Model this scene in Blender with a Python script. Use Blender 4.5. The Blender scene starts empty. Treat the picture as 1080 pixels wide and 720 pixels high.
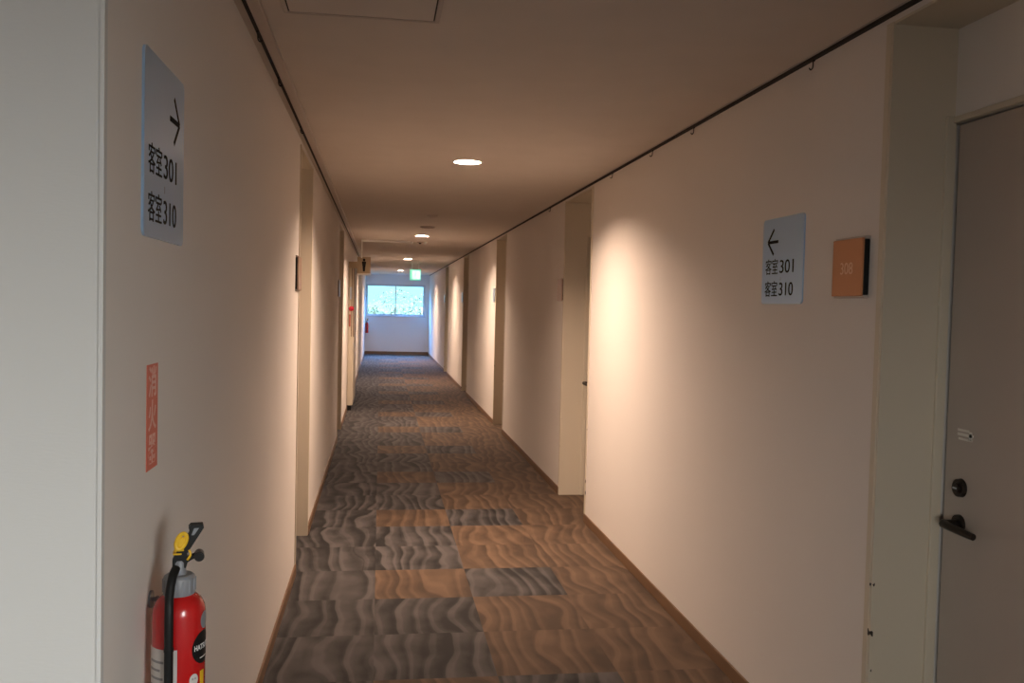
import bpy, bmesh, math, random
from mathutils import Vector, Matrix
random.seed(7)
C = bpy.context.scene.collection
PI = math.pi
# ------------------------------------------------------------------ room numbers
XL, XR = -0.44, 1.45          # corridor walls
ZF, ZC = -1.5, 0.875          # floor, ceiling (camera height is 0)
YC = 1.52                     # corner where the corridor begins on the left
YE = 27.0                     # end wall
DEP = 0.20                    # depth of the door recesses
SY0, SY1, SZ0, SZ1 = -2.7, -0.7, -0.60, 0.66      # unseen side window, added to light the near left corner
LX = 0.51                     # lamp line
LAMPS = [5.51, 11.56, 17.61, 23.68]

# ------------------------------------------------------------------ materials
def new_mat(name):
    m = bpy.data.materials.new(name); m.use_nodes = True
    nt = m.node_tree; b = nt.nodes['Principled BSDF']
    return m, nt, b

def N(nt, t, **kw):
    n = nt.nodes.new(t)
    for k, v in kw.items():
        if k.startswith('i_'):
            n.inputs[k[2:].replace('_', ' ')].default_value = v
        else:
            setattr(n, k, v)
    return n

def noise_bump(nt, b, scale, strength, dist=0.001, vec=None, stretch=None):
    tc = N(nt, 'ShaderNodeTexCoord')
    no = N(nt, 'ShaderNodeTexNoise'); no.inputs['Scale'].default_value = scale
    no.inputs['Detail'].default_value = 3
    src = tc.outputs['Object']
    if stretch:
        mp = N(nt, 'ShaderNodeMapping'); mp.inputs['Scale'].default_value = stretch
        nt.links.new(src, mp.inputs['Vector']); src = mp.outputs['Vector']
    nt.links.new(src, no.inputs['Vector'])
    bu = N(nt, 'ShaderNodeBump'); bu.inputs['Strength'].default_value = strength
    bu.inputs['Distance'].default_value = dist
    nt.links.new(no.outputs['Fac'], bu.inputs['Height'])
    nt.links.new(bu.outputs['Normal'], b.inputs['Normal'])
    return no

def simple(name, col, rough=0.6, metal=0.0, bump=None, var=0.04, spec=0.5, coat=0):
    m, nt, b = new_mat(name)
    b.inputs['Roughness'].default_value = rough
    b.inputs['Metallic'].default_value = metal
    b.inputs['Specular IOR Level'].default_value = spec
    b.inputs['Coat Weight'].default_value = coat
    tc = N(nt, 'ShaderNodeTexCoord')
    no = N(nt, 'ShaderNodeTexNoise'); no.inputs['Scale'].default_value = 6
    nt.links.new(tc.outputs['Object'], no.inputs['Vector'])
    mx = N(nt, 'ShaderNodeMix', data_type='RGBA')
    mx.inputs[6].default_value = tuple(c * (1 - var) for c in col) + (1,)
    mx.inputs[7].default_value = tuple(min(1, c * (1 + var)) for c in col) + (1,)
    nt.links.new(no.outputs['Fac'], mx.inputs[0])
    nt.links.new(mx.outputs[2], b.inputs['Base Color'])
    if bump: noise_bump(nt, b, *bump)
    return m

def wallpaper(name, col):
    m, nt, b = new_mat(name)
    b.inputs['Roughness'].default_value = 0.75
    b.inputs['Specular IOR Level'].default_value = 0.25
    tc = N(nt, 'ShaderNodeTexCoord')
    # woven, softly embossed vinyl paper
    mp = N(nt, 'ShaderNodeMapping'); mp.inputs['Scale'].default_value = (60, 60, 260)
    nt.links.new(tc.outputs['Object'], mp.inputs['Vector'])
    n1 = N(nt, 'ShaderNodeTexNoise'); n1.inputs['Scale'].default_value = 1.0; n1.inputs['Detail'].default_value = 2
    nt.links.new(mp.outputs['Vector'], n1.inputs['Vector'])
    n2 = N(nt, 'ShaderNodeTexNoise'); n2.inputs['Scale'].default_value = 1.3; n2.inputs['Detail'].default_value = 3
    nt.links.new(tc.outputs['Object'], n2.inputs['Vector'])
    cr = N(nt, 'ShaderNodeMix', data_type='RGBA')
    cr.inputs[6].default_value = tuple(c * 0.955 for c in col) + (1,)
    cr.inputs[7].default_value = tuple(min(1, c * 1.03) for c in col) + (1,)
    nt.links.new(n2.outputs['Fac'], cr.inputs[0])
    nt.links.new(cr.outputs[2], b.inputs['Base Color'])
    bu = N(nt, 'ShaderNodeBump'); bu.inputs['Strength'].default_value = 0.35; bu.inputs['Distance'].default_value = 0.0008
    nt.links.new(n1.outputs['Fac'], bu.inputs['Height'])
    nt.links.new(bu.outputs['Normal'], b.inputs['Normal'])
    return m

def emit(name, col, strength):
    m, nt, b = new_mat(name)
    b.inputs['Base Color'].default_value = (0.8, 0.8, 0.8, 1)
    b.inputs['Emission Color'].default_value = tuple(col) + (1,)
    b.inputs['Emission Strength'].default_value = strength
    return m

def math_node(nt, op, a, b=None, c=None):
    n = N(nt, 'ShaderNodeMath', operation=op)
    for i, v in enumerate((a, b, c)):
        if v is None: continue
        if isinstance(v, (int, float)): n.inputs[i].default_value = v
        else: nt.links.new(v, n.inputs[i])
    return n.outputs[0]

def carpet():
    m, nt, b = new_mat('carpet_tiles')
    b.inputs['Roughness'].default_value = 0.85
    b.inputs['Specular IOR Level'].default_value = 0.35
    b.inputs['Sheen Weight'].default_value = 0.04
    b.inputs['Sheen Roughness'].default_value = 0.5
    M = lambda *a: math_node(nt, *a)
    tc = N(nt, 'ShaderNodeTexCoord'); sp = N(nt, 'ShaderNodeSeparateXYZ')
    nt.links.new(tc.outputs['Object'], sp.inputs[0])
    x, y = sp.outputs[0], sp.outputs[1]
    yo = M('SUBTRACT', y, 4.57)
    inA = M('MULTIPLY', M('GREATER_THAN', x, 0.0), M('LESS_THAN', x, 0.5))
    inB = M('MULTIPLY', M('GREATER_THAN', x, 0.5), M('LESS_THAN', x, 1.0))
    inC = M('GREATER_THAN', x, 1.0)
    p = M('FRACT', M('DIVIDE', yo, 1.5))
    strip = M('LESS_THAN', p, 0.3333)
    nstrip = M('SUBTRACT', 1.0, strip)
    brown = M('MAXIMUM', inC, M('MAXIMUM', M('MULTIPLY', inA, strip), M('MULTIPLY', inB, nstrip)))
    # one random offset per half-metre tile
    tx = M('FLOOR', M('DIVIDE', x, 0.5)); ty = M('FLOOR', M('DIVIDE', yo, 0.5))
    cb = N(nt, 'ShaderNodeCombineXYZ'); nt.links.new(tx, cb.inputs[0]); nt.links.new(ty, cb.inputs[1])
    wn = N(nt, 'ShaderNodeTexWhiteNoise', noise_dimensions='3D'); nt.links.new(cb.outputs[0], wn.inputs['Vector'])
    rnd = wn.outputs['Value']
    def noise(sx, sy, detail=1.0, off=0.0, rough=0.5):
        c2 = N(nt, 'ShaderNodeCombineXYZ')
        nt.links.new(M('MULTIPLY', x, sx), c2.inputs[0]); nt.links.new(M('MULTIPLY', y, sy), c2.inputs[1])
        nt.links.new(M('MULTIPLY_ADD', rnd, 37.0, off), c2.inputs[2])
        no = N(nt, 'ShaderNodeTexNoise'); no.inputs['Scale'].default_value = 1.0
        no.inputs['Detail'].default_value = detail; no.inputs['Roughness'].default_value = rough
        nt.links.new(c2.outputs[0], no.inputs['Vector'])
        return no.outputs['Fac']
    w1 = noise(2.6, 3.1, 0.5, 0.0); w2 = noise(4.5, 1.1, 0.0, 11.0)
    ph = M('ADD', M('MULTIPLY', x, 11.5), M('ADD', M('MULTIPLY', w1, 1.7), M('MULTIPLY', w2, 2.6)))
    t = M('FRACT', ph)                       # each ribbon: crisp light edge fading into dark
    rid = M('FLOOR', ph)
    cr = N(nt, 'ShaderNodeValToRGB'); nt.links.new(t, cr.inputs[0])
    e = cr.color_ramp.elements
    e[0].position = 0.0; e[0].color = (0.30, 0.30, 0.30, 1)
    e[1].position = 1.0; e[1].color = (0.25, 0.25, 0.25, 1)
    for ps, v in ((0.06, 0.66), (0.26, 0.80), (0.36, 0.50), (0.62, 0.32), (0.86, 0.08)):
        q = e.new(ps); q.color = (v, v, v, 1)
    wn2 = N(nt, 'ShaderNodeTexWhiteNoise', noise_dimensions='1D')
    nt.links.new(M('ADD', rid, M('MULTIPLY', rnd, 9.0)), wn2.inputs['W'])
    large = noise(7.0, 5.0, 2.0, 23.0)
    v = M('ADD', cr.outputs[0], M('MULTIPLY', M('SUBTRACT', wn2.outputs['Value'], 0.5), 0.35))
    v = M('ADD', v, M('MULTIPLY', M('SUBTRACT', large, 0.5), 1.3))
    fib = N(nt, 'ShaderNodeTexNoise'); fib.inputs['Scale'].default_value = 230; fib.inputs['Detail'].default_value = 1
    nt.links.new(tc.outputs['Object'], fib.inputs['Vector'])
    v = M('ADD', v, M('MULTIPLY', M('SUBTRACT', fib.outputs['Fac'], 0.5), 0.7))
    cl = N(nt, 'ShaderNodeClamp'); nt.links.new(v, cl.inputs[0]); v = cl.outputs[0]
    def mix(f, a, c):
        n = N(nt, 'ShaderNodeMix', data_type='RGBA')
        for i, q in ((0, f), (6, a), (7, c)):
            if isinstance(q, tuple): n.inputs[i].default_value = q + (1,)
            elif isinstance(q, (int, float)): n.inputs[i].default_value = q
            else: nt.links.new(q, n.inputs[i])
        return n.outputs[2]
    char = mix(v, (0.009, 0.008, 0.008), (0.088, 0.079, 0.077))
    brn = mix(M('MULTIPLY_ADD', v, 0.75, 0.1), (0.042, 0.024, 0.013), (0.150, 0.092, 0.054))
    col = mix(brown, char, brn)
    nt.links.new(col, b.inputs['Base Color'])
    bu = N(nt, 'ShaderNodeBump'); bu.inputs['Strength'].default_value = 0.5; bu.inputs['Distance'].default_value = 0.002
    nt.links.new(v, bu.inputs['Height']); nt.links.new(bu.outputs['Normal'], b.inputs['Normal'])
    return m

def chipped_paint(name, col, chip, x_edge):
    """painted steel with small dark chips along the outer corner"""
    m, nt, b = new_mat(name)
    b.inputs['Roughness'].default_value = 0.45
    tc = N(nt, 'ShaderNodeTexCoord'); sp = N(nt, 'ShaderNodeSeparateXYZ')
    nt.links.new(tc.outputs['Object'], sp.inputs[0])
    M = lambda *a: math_node(nt, *a)
    d = M('ABSOLUTE', M('SUBTRACT', M('ABSOLUTE', sp.outputs[0]), x_edge))
    near = M('LESS_THAN', d, 0.006)
    no = N(nt, 'ShaderNodeTexNoise'); no.inputs['Scale'].default_value = 22; no.inputs['Detail'].default_value = 4
    nt.links.new(tc.outputs['Object'], no.inputs['Vector'])
    low = M('LESS_THAN', sp.outputs[2], -0.75)
    f = M('MULTIPLY', M('MULTIPLY', near, low), M('GREATER_THAN', no.outputs['Fac'], 0.63))
    mx = N(nt, 'ShaderNodeMix', data_type='RGBA'); nt.links.new(f, mx.inputs[0])
    mx.inputs[6].default_value = col + (1,); mx.inputs[7].default_value = chip + (1,)
    nt.links.new(mx.outputs[2], b.inputs['Base Color'])
    return m

def glass_mat():
    m = bpy.data.materials.new('window_glass'); m.use_nodes = True
    nt = m.node_tree; nt.nodes.clear()
    o = N(nt, 'ShaderNodeOutputMaterial'); mx = N(nt, 'ShaderNodeMixShader')
    t = N(nt, 'ShaderNodeBsdfTransparent'); g = N(nt, 'ShaderNodeBsdfGlossy')
    t.inputs[0].default_value = (0.93, 0.97, 0.97, 1); g.inputs['Roughness'].default_value = 0.02
    mx.inputs[0].default_value = 0.03
    nt.links.new(t.outputs[0], mx.inputs[1]); nt.links.new(g.outputs[0], mx.inputs[2]); nt.links.new(mx.outputs[0], o.inputs[0])
    return m

def brushed(name, col, rough=0.38, metal=0.75):
    m, nt, b = new_mat(name)
    b.inputs['Metallic'].default_value = metal; b.inputs['Roughness'].default_value = rough
    b.inputs['Base Color'].default_value = col + (1,)
    tc = N(nt, 'ShaderNodeTexCoord'); mp = N(nt, 'ShaderNodeMapping'); mp.inputs['Scale'].default_value = (12, 12, 900)
    nt.links.new(tc.outputs['Object'], mp.inputs['Vector'])
    no = N(nt, 'ShaderNodeTexNoise'); no.inputs['Scale'].default_value = 1; no.inputs['Detail'].default_value = 2
    nt.links.new(mp.outputs['Vector'], no.inputs['Vector'])
    bu = N(nt, 'ShaderNodeBump'); bu.inputs['Strength'].default_value = 0.25; bu.inputs['Distance'].default_value = 0.0004
    nt.links.new(no.outputs['Fac'], bu.inputs['Height']); nt.links.new(bu.outputs['Normal'], b.inputs['Normal'])
    return m

W = {}
W['wall'] = wallpaper('cream_wallpaper', (0.74, 0.69, 0.64))
W['corner'] = wallpaper('pale_wallpaper', (0.62, 0.612, 0.59))
W['ceil'] = simple('ceiling_board', (0.66, 0.59, 0.525), 0.9, bump=(90, 0.2, 0.001))
W['carpet'] = carpet()
W['steel'] = chipped_paint('cream_frame_paint', (0.60, 0.53, 0.415), (0.03, 0.022, 0.018), XR)
W['door'] = simple('door_laminate', (0.43, 0.37, 0.32), 0.5, bump=(40, 0.05, 0.001))
W['skirt'] = simple('brown_skirting', (0.17, 0.095, 0.05), 0.5, var=0.15)
W['black'] = simple('black_plastic', (0.008, 0.008, 0.008), 0.5, spec=0.3)
W['rail'] = simple('rail_aluminium', (0.52, 0.45, 0.40), 0.5, 0.2)
W['gap'] = simple('dark_gap', (0.02, 0.015, 0.012), 0.8)
W['detector'] = simple('beige_plastic', (0.60, 0.53, 0.47), 0.6)
W['white'] = simple('white_enamel', (0.8, 0.79, 0.76), 0.4)
W['sign'] = brushed('brushed_blue_grey_metal', (0.40, 0.60, 0.86), 0.28, 0.5)
W['ink'] = simple('dark_ink', (0.02, 0.02, 0.022), 0.8, spec=0.1)
W['ink2'] = simple('faint_ink', (0.30, 0.33, 0.36), 0.6)
W['copper'] = simple('copper_plate', (0.56, 0.25, 0.11), 0.45, 0.2)
W['plate_text'] = simple('pale_engraving', (0.80, 0.52, 0.36), 0.5)
W['plate_pale'] = brushed('pale_plate', (0.62, 0.70, 0.82), 0.3)
W['red'] = simple('red_enamel', (0.50, 0.010, 0.010), 0.25, coat=0.5)
W['redtag'] = simple('red_sticker', (0.62, 0.13, 0.08), 0.5)
W['reddark'] = simple('dark_red_label', (0.35, 0.05, 0.03), 0.5)
W['tagtext'] = simple('sticker_letters', (0.74, 0.42, 0.36), 0.5)
W['grey'] = simple('grey_cap', (0.24, 0.25, 0.27), 0.45, 0.1)
W['yellow'] = simple('yellow_plastic', (0.85, 0.52, 0.02), 0.4)
W['paper'] = simple('paper_label', (0.62, 0.58, 0.55), 0.6)
W['textgrey'] = simple('label_print', (0.28, 0.26, 0.26), 0.6)
W['bronze'] = simple('dark_bronze', (0.035, 0.028, 0.024), 0.35, 0.7)
W['alu'] = simple('window_aluminium', (0.50, 0.52, 0.55), 0.4, 0.5)
W['glass'] = glass_mat()
W['lamp'] = emit('lamp_diffuser', (1.0, 0.72, 0.54), 2000)
W['exit'] = emit('exit_green', (0.03, 0.62, 0.36), 1.3)
W['exitw'] = emit('exit_white', (0.80, 1.0, 0.93), 1.2)
W['alarm'] = simple('alarm_red', (0.75, 0.02, 0.06), 0.25, coat=0.5)
W['sand'] = simple('concrete_outside', (0.45, 0.46, 0.45), 0.9)
W['leaf1'] = simple('pale_leaves', (0.055, 0.095, 0.075), 0.9, var=0.3, spec=0.05)
W['leaf2'] = simple('blue_green_leaves', (0.048, 0.082, 0.070), 0.9, var=0.3, spec=0.05)
W['bark'] = simple('grey_bark', (0.16, 0.14, 0.12), 0.9, var=0.3)
W['hedge'] = simple('hillside_grass', (0.035, 0.04, 0.022), 0.9, var=0.4, spec=0.05)
W['toilet'] = simple('sign_face_beige', (0.42, 0.33, 0.22), 0.5)
W['mark'] = simple('rubbed_sticker_marks', (0.70, 0.66, 0.60), 0.6)

# ------------------------------------------------------------------ mesh helpers
def add_box(bm, x0, x1, y0, y1, z0, z1, bevel=0.0, seg=1):
    r = bmesh.ops.create_cube(bm, size=1.0)
    vs = r['verts']
    bmesh.ops.scale(bm, verts=vs, vec=(abs(x1-x0), abs(y1-y0), abs(z1-z0)))
    bmesh.ops.translate(bm, verts=vs, vec=((x0+x1)/2, (y0+y1)/2, (z0+z1)/2))
    if bevel:
        es = list({e for v in vs for e in v.link_edges})
        bmesh.ops.bevel(bm, geom=es, offset=bevel, segments=seg, affect='EDGES', profile=0.5)

def add_prism(bm, pts, y0, y1):
    """outline in local x-z, extruded along local y"""
    a = [bm.verts.new((p[0], y0, p[1])) for p in pts]
    b = [bm.verts.new((p[0], y1, p[1])) for p in pts]
    n = len(pts)
    bm.faces.new(a); bm.faces.new(list(reversed(b)))
    for i in range(n):
        bm.faces.new((a[(i+1) % n], a[i], b[i], b[(i+1) % n]))

def add_cyl(bm, p0, p1, r0, r1=None, n=24, caps=True):
    r1 = r0 if r1 is None else r1
    p0, p1 = Vector(p0), Vector(p1); d = (p1 - p0).normalized()
    a = d.orthogonal().normalized(); b = d.cross(a)
    A, B = [], []
    for i in range(n):
        t = 2*PI*i/n; v = a*math.cos(t) + b*math.sin(t)
        A.append(bm.verts.new(p0 + v*r0)); B.append(bm.verts.new(p1 + v*r1))
    for i in range(n):
        bm.faces.new((A[i], A[(i+1) % n], B[(i+1) % n], B[i]))
    if caps:
        bm.faces.new(list(reversed(A))); bm.faces.new(B)

def add_lathe(bm, prof, n=32, cx=0, cy=0):
    rings = []
    for r, z in prof:
        if r < 1e-6: rings.append([bm.verts.new((cx, cy, z))]); continue
        rings.append([bm.verts.new((cx + r*math.cos(2*PI*i/n), cy + r*math.sin(2*PI*i/n), z)) for i in range(n)])
    for a, b in zip(rings, rings[1:]):
        for i in range(n):
            j = (i+1) % n
            if len(a) == 1 and len(b) > 1: bm.faces.new((a[0], b[j], b[i]))
            elif len(b) == 1 and len(a) > 1: bm.faces.new((a[i], a[j], b[0]))
            elif len(a) > 1: bm.faces.new((a[i], a[j], b[j], b[i]))

def smooth_path(pts, k=6):
    P = [Vector(p) for p in pts]; out = []
    Q = [P[0]] + P + [P[-1]]
    for i in range(1, len(Q)-2):
        for s in range(k):
            t = s/k; a, b, c, d = Q[i-1], Q[i], Q[i+1], Q[i+2]
            out.append(0.5*((2*b) + (c-a)*t + (2*a-5*b+4*c-d)*t*t + (3*b-a-3*c+d)*t*t*t))
    out.append(P[-1]); return out

def add_tube(bm, pts, r, n=12, k=6):
    P = smooth_path(pts, k); rings = []
    up = None
    for i, p in enumerate(P):
        d = (P[min(i+1, len(P)-1)] - P[max(i-1, 0)]).normalized()
        if up is None: up = d.orthogonal().normalized()
        up = (up - d*up.dot(d)).normalized(); s = d.cross(up)
        rr = r(i/(len(P)-1)) if callable(r) else r
        rings.append([bm.verts.new(p + up*math.cos(2*PI*j/n)*rr + s*math.sin(2*PI*j/n)*rr) for j in range(n)])
    for a, b in zip(rings, rings[1:]):
        for j in range(n): bm.faces.new((a[j], a[(j+1) % n], b[(j+1) % n], b[j]))
    bm.faces.new(list(reversed(rings[0]))); bm.faces.new(rings[-1])

def B(): return bmesh.new()

def obj(name, bm, mat, parent=None, smooth=False):
    bmesh.ops.recalc_face_normals(bm, faces=bm.faces)
    me = bpy.data.meshes.new(name); bm.to_mesh(me); bm.free()
    if smooth:
        me.shade_smooth()
        me.set_sharp_from_angle(angle=math.radians(35))
    o = bpy.data.objects.new(name, me); C.objects.link(o)
    me.materials.append(mat)
    if parent: o.parent = parent
    return o

def boxo(name, dims, mat, parent=None, bevel=0.0):
    bm = B(); add_box(bm, *dims, bevel=bevel); return obj(name, bm, mat, parent)

def struct(o):
    o['kind'] = 'structure'; return o

def sempty(name, loc=(0, 0, 0)):
    o = bpy.data.objects.new(name, None); C.objects.link(o); o.location = loc
    o.empty_display_size = 0.1; o['kind'] = 'structure'; return o

def thing(name, label, cat, loc=(0, 0, 0), rz=0, group=None):
    o = bpy.data.objects.new(name, None); C.objects.link(o); o.location = loc
    o.rotation_euler = (0, 0, rz); o.empty_display_size = 0.1
    o['label'] = label; o['category'] = cat
    if group: o['group'] = group
    return o

def tag(o, label, cat, group=None):
    o['label'] = label; o['category'] = cat
    if group: o['group'] = group
    return o

def copy_tree(o, label=None, parent=None):
    c = o.copy(); C.objects.link(c)
    if parent: c.parent = parent; c.matrix_parent_inverse = o.matrix_parent_inverse.copy()
    if label: c['label'] = label
    for ch in list(o.children): copy_tree(ch, None, c)
    return c

def text_obj(name, s, size, mat, parent, loc, width=None, depth=0.0006, align='LEFT', rot=(PI/2, 0, 0), bold=0.0):
    cu = bpy.data.curves.new('t', 'FONT'); cu.body = s; cu.size = size; cu.extrude = depth; cu.offset = bold
    cu.align_x = align
    tmp = bpy.data.objects.new('t', cu); C.objects.link(tmp)
    bpy.context.view_layer.update()
    dg = bpy.context.evaluated_depsgraph_get()
    me = bpy.data.meshes.new_from_object(tmp.evaluated_get(dg), depsgraph=dg)
    bpy.data.objects.remove(tmp, do_unlink=True)
    xs = [v.co.x for v in me.vertices] or [0, 1]
    me.name = name
    sx = 1.0
    if width:
        sx = width/(max(xs)-min(xs)); x0 = min(xs)
        for v in me.vertices: v.co.x = (v.co.x - x0)*sx
    me.materials.clear(); me.materials.append(mat)
    o = bpy.data.objects.new(name, me); C.objects.link(o)
    o.parent = parent; o.location = loc; o.rotation_euler = rot
    return o

# ------------------------------------------------------------------ floor and ceiling
fb = B(); add_box(fb, -6.0, 1.95, -5.0, YE+0.2, ZF-0.12, ZF)
fl = struct(obj('floor', fb, W['carpet']))

def ceiling():
    bm = B()
    S = 0.11
    T = 0.16
    ys = [-5.0]
    for y in LAMPS: ys += [y-S, y+S]
    ys.append(YE+0.2)
    def quad(x0, x1, y0, y1):
        bm.faces.new([bm.verts.new(p) for p in ((x0, y0, ZC), (x0, y1, ZC), (x1, y1, ZC), (x1, y0, ZC))])
    quad(-6.0, LX-S, -5.0, YE+0.2); quad(LX+S, 1.95, -5.0, YE+0.2)
    for a, b in zip(ys[0::2], ys[1::2]): quad(LX-S, LX+S, a, b)
    n = 48
    for y in LAMPS:
        ci, sq, up = [], [], []
        for i in range(n):
            t = 2*PI*(i+0.5)/n; c, s = math.cos(t), math.sin(t); k = S/max(abs(c), abs(s))
            ci.append(bm.verts.new((LX+0.082*c, y+0.082*s, ZC))); sq.append(bm.verts.new((LX+k*c, y+k*s, ZC)))
            up.append(bm.verts.new((LX+0.082*c, y+0.082*s, ZC+T)))
        for i in range(n):
            j = (i+1) % n
            bm.faces.new((ci[i], sq[i], sq[j], ci[j])); bm.faces.new((ci[i], ci[j], up[j], up[i]))
        bm.faces.new(up)
    # slab above
    add_box(bm, -6.0, 1.95, -5.0, YE+0.2, ZC+T+0.01, ZC+T+0.15)
    return struct(obj('ceiling', bm, W['ceil']))
ceiling()

# ------------------------------------------------------------------ walls
WT = 0.5
NR = [(1.50, 2.45), (6.15, 7.06), (10.48, 11.33), (14.98, 15.83), (19.42, 20.28)]
NL = [(5.02, 5.87), (9.85, 10.80)]
NZ = 0.845      # underside of the recess header
def wall_side(name, xin, sgn, niches, y0, y1, window_hole=None):
    """one wall with door recesses, corridor face at xin, body on the sgn side"""
    bm = B(); prev = y0
    def bx(xa, xb, ya, yb, za, zb): add_box(bm, min(xa, xb), max(xa, xb), ya, yb, za, zb)
    if window_hole:
        w0, w1, h0, h1 = window_hole
        bx(xin, xin+sgn*0.2, prev, w0, ZF, ZC); bx(xin, xin+sgn*0.2, w0, w1, ZF, h0); bx(xin, xin+sgn*0.2, w0, w1, h1, ZC)
        prev = w1
    for a, b in niches:
        bx(xin, xin+sgn*WT, prev, a, ZF, ZC)
        bx(xin, xin+sgn*DEP, a, b, NZ, ZC)                         # header over the recess
        bx(xin+sgn*(DEP+0.05), xin+sgn*WT, a, b, ZF, ZC)
        bx(xin+sgn*DEP, xin+sgn*(DEP+0.05), a, b, 0.563, ZC)       # wall over the door
        prev = b
    bx(xin, xin+sgn*WT, prev, y1, ZF, ZC)
    return struct(obj(name, bm, W['wall']))
wall_side('wall_right', XR, 1, NR, -5.0, YE, (SY0, SY1, SZ0, SZ1))
wall_side('wall_left', XL, -1, NL, YC+0.02, YE)
# pale return wall at the mouth of the corridor, facing the camera
struct(boxo('wall_corner', (-6.0, XL, YC, YC+0.02, ZF, ZC), W['corner']))
# end wall with the window opening
WX0, WX1, WZ0, WZ1 = -0.425, 1.325, -0.36, 0.578
bm = B()
add_box(bm, XL-WT, WX0, YE, YE+0.2, ZF, ZC+0.1); add_box(bm, WX1, XR+WT, YE, YE+0.2, ZF, ZC+0.1)
add_box(bm, WX0, WX1, YE, YE+0.2, ZF, WZ0); add_box(bm, WX0, WX1, YE, YE+0.2, WZ1, ZC+0.1)
W['endwall'] = wallpaper('end_wallpaper', (0.72, 0.71, 0.70))
struct(obj('wall_back', bm, W['endwall']))
# hall behind the camera with an unseen window added for soft fill daylight
BX0, BX1, BZ0, BZ1 = -3.7, -1.4, -0.55, 0.60
bm = B()
add_box(bm, -6.2, BX0, -5.2, -5.0, ZF, ZC+0.1); add_box(bm, BX1, XR+WT, -5.2, -5.0, ZF, ZC+0.1)
add_box(bm, BX0, BX1, -5.2, -5.0, ZF, BZ0); add_box(bm, BX0, BX1, -5.2, -5.0, BZ1, ZC+0.1)
struct(obj('wall_front', bm, W['corner']))
struct(boxo('wall_far_left', (-6.2, -6.0, -5.0, YC+0.02, ZF, ZC+0.1), W['corner']))

# skirting
def skirting(name, runs, xin, sgn):
    bm = B()
    for a, b in runs:
        x0, x1 = sorted((xin, xin - sgn*0.009)); add_box(bm, x0, x1, a, b, ZF, ZF+0.06, bevel=0.002)
    return struct(obj(name, bm, W['skirt']))
def runs(niches, y0, y1):
    out = []; p = y0
    for a, b in niches: out.append((p, a-0.004)); p = b+0.004
    out.append((p, y1)); return out
skirting('baseboard_right', runs(NR, -5.0, YE), XR, 1)
skirting('baseboard_left', runs(NL, YC+0.03, YE), XL, -1)
struct(boxo('baseboard_back', (XL+0.01, XR-0.01, YE-0.012, YE, ZF, ZF+0.085), W['skirt'], bevel=0.002))
struct(boxo('trim_1', (XL-0.004, XL+0.003, YC-0.004, YC+0.012, ZF, ZC), W['corner']))   # corner bead

# ------------------------------------------------------------------ doors in their recesses
def make_door(idx, side, a, b):
    sgn = 1 if side == 'R' else -1
    xin = XR if side == 'R' else XL
    root = sempty('door_%d' % idx, (0, 0, 0))
    xi, xo = xin, xin + sgn*DEP
    zt = 0.563
    # pressed-steel casing: return faces, header, thin lip on the corridor wall, stops round the leaf
    bm = B()
    def bx(xa, xb, ya, yb, za, zb, bev=0): add_box(bm, min(xa, xb), max(xa, xb), ya, yb, za, zb, bevel=bev)
    bx(xi-sgn*0.004, xo-sgn*0.03, b-0.012, b+0.001, ZF, NZ)           # far return
    bx(xi-sgn*0.004, xo-sgn*0.03, a-0.001, a+0.012, ZF, NZ)           # near return
    bx(xi-sgn*0.006, xi, a-0.022, a+0.004, ZF, NZ, 0.001)             # lips
    bx(xi-sgn*0.006, xi, b-0.004, b+0.022, ZF, NZ, 0.001)
    bx(xo-sgn*0.03, xo, b-0.012, b+0.001, zt+0.02, NZ); bx(xo-sgn*0.03, xo, a-0.001, a+0.012, zt+0.02, NZ)
    bx(xi-sgn*0.002, xo-sgn*0.0, a, b, NZ-0.008, NZ)                 # head lining
    obj('casing', bm, W['steel'], root)
    bm = B()
    bx(xo-sgn*0.03, xo+sgn*0.0, b-0.022, b, ZF, zt+0.02, 0.002)
    bx(xo-sgn*0.03, xo+sgn*0.0, a, a+0.022, ZF, zt+0.02, 0.002)
    bx(xo-sgn*0.012, xo+sgn*0.0, a+0.022, b-0.022, zt, zt+0.018, 0.002)
    obj('door_frame', bm, W['steel'], root)
    # leaf, set back behind a dark shadow gap
    bm = B(); bx(xo+sgn*0.004, xo+sgn*0.044, a+0.024, b-0.028, ZF+0.008, zt-0.006, 0.002)
    leaf = obj('door_leaf', bm, W['door'], root)
    bm = B(); bx(xo+sgn*0.044, xo+sgn*0.049, a, b, ZF, zt)
    obj('door_seal', bm, W['gap'], root)
    # furniture: deadbolt and lever on the far edge of the leaf
    yh = b-0.105; xs = xo+sgn*0.004
    bm = B(); add_cyl(bm, (xs, yh, -0.487), (xs-sgn*0.012, yh, -0.487), 0.027, 0.025, 28)
    add_cyl(bm, (xs-sgn*0.012, yh, -0.487), (xs-sgn*0.02, yh, -0.487), 0.015, 0.014, 24)
    lk = obj('deadbolt', bm, W['bronze'], leaf, True)
    bm = B(); add_box(bm, min(xs-sgn*0.02, xs-sgn*0.022), max(xs-sgn*0.02, xs-sgn*0.022), yh-0.008, yh+0.008, -0.4895, -0.4845)
    obj('keyway', bm, W['alu'], lk)
    bm = B(); add_cyl(bm, (xs, yh, -0.59), (xs-sgn*0.01, yh, -0.59), 0.026, 0.025, 28)
    add_cyl(bm, (xs-sgn*0.01, yh, -0.59), (xs-sgn*0.05, yh, -0.59), 0.012, 0.012, 20)
    add_tube(bm, [(xs-sgn*0.048, yh+0.004, -0.59), (xs-sgn*0.052, yh-0.03, -0.591), (xs-sgn*0.050, yh-0.08, -0.594), (xs-sgn*0.046, yh-0.125, -0.597)],
             lambda t: 0.0125-0.003*t, 14)
    obj('door_handle', bm, W['bronze'], leaf, True)
    return root, leaf
k = 1
doorR = []
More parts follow.
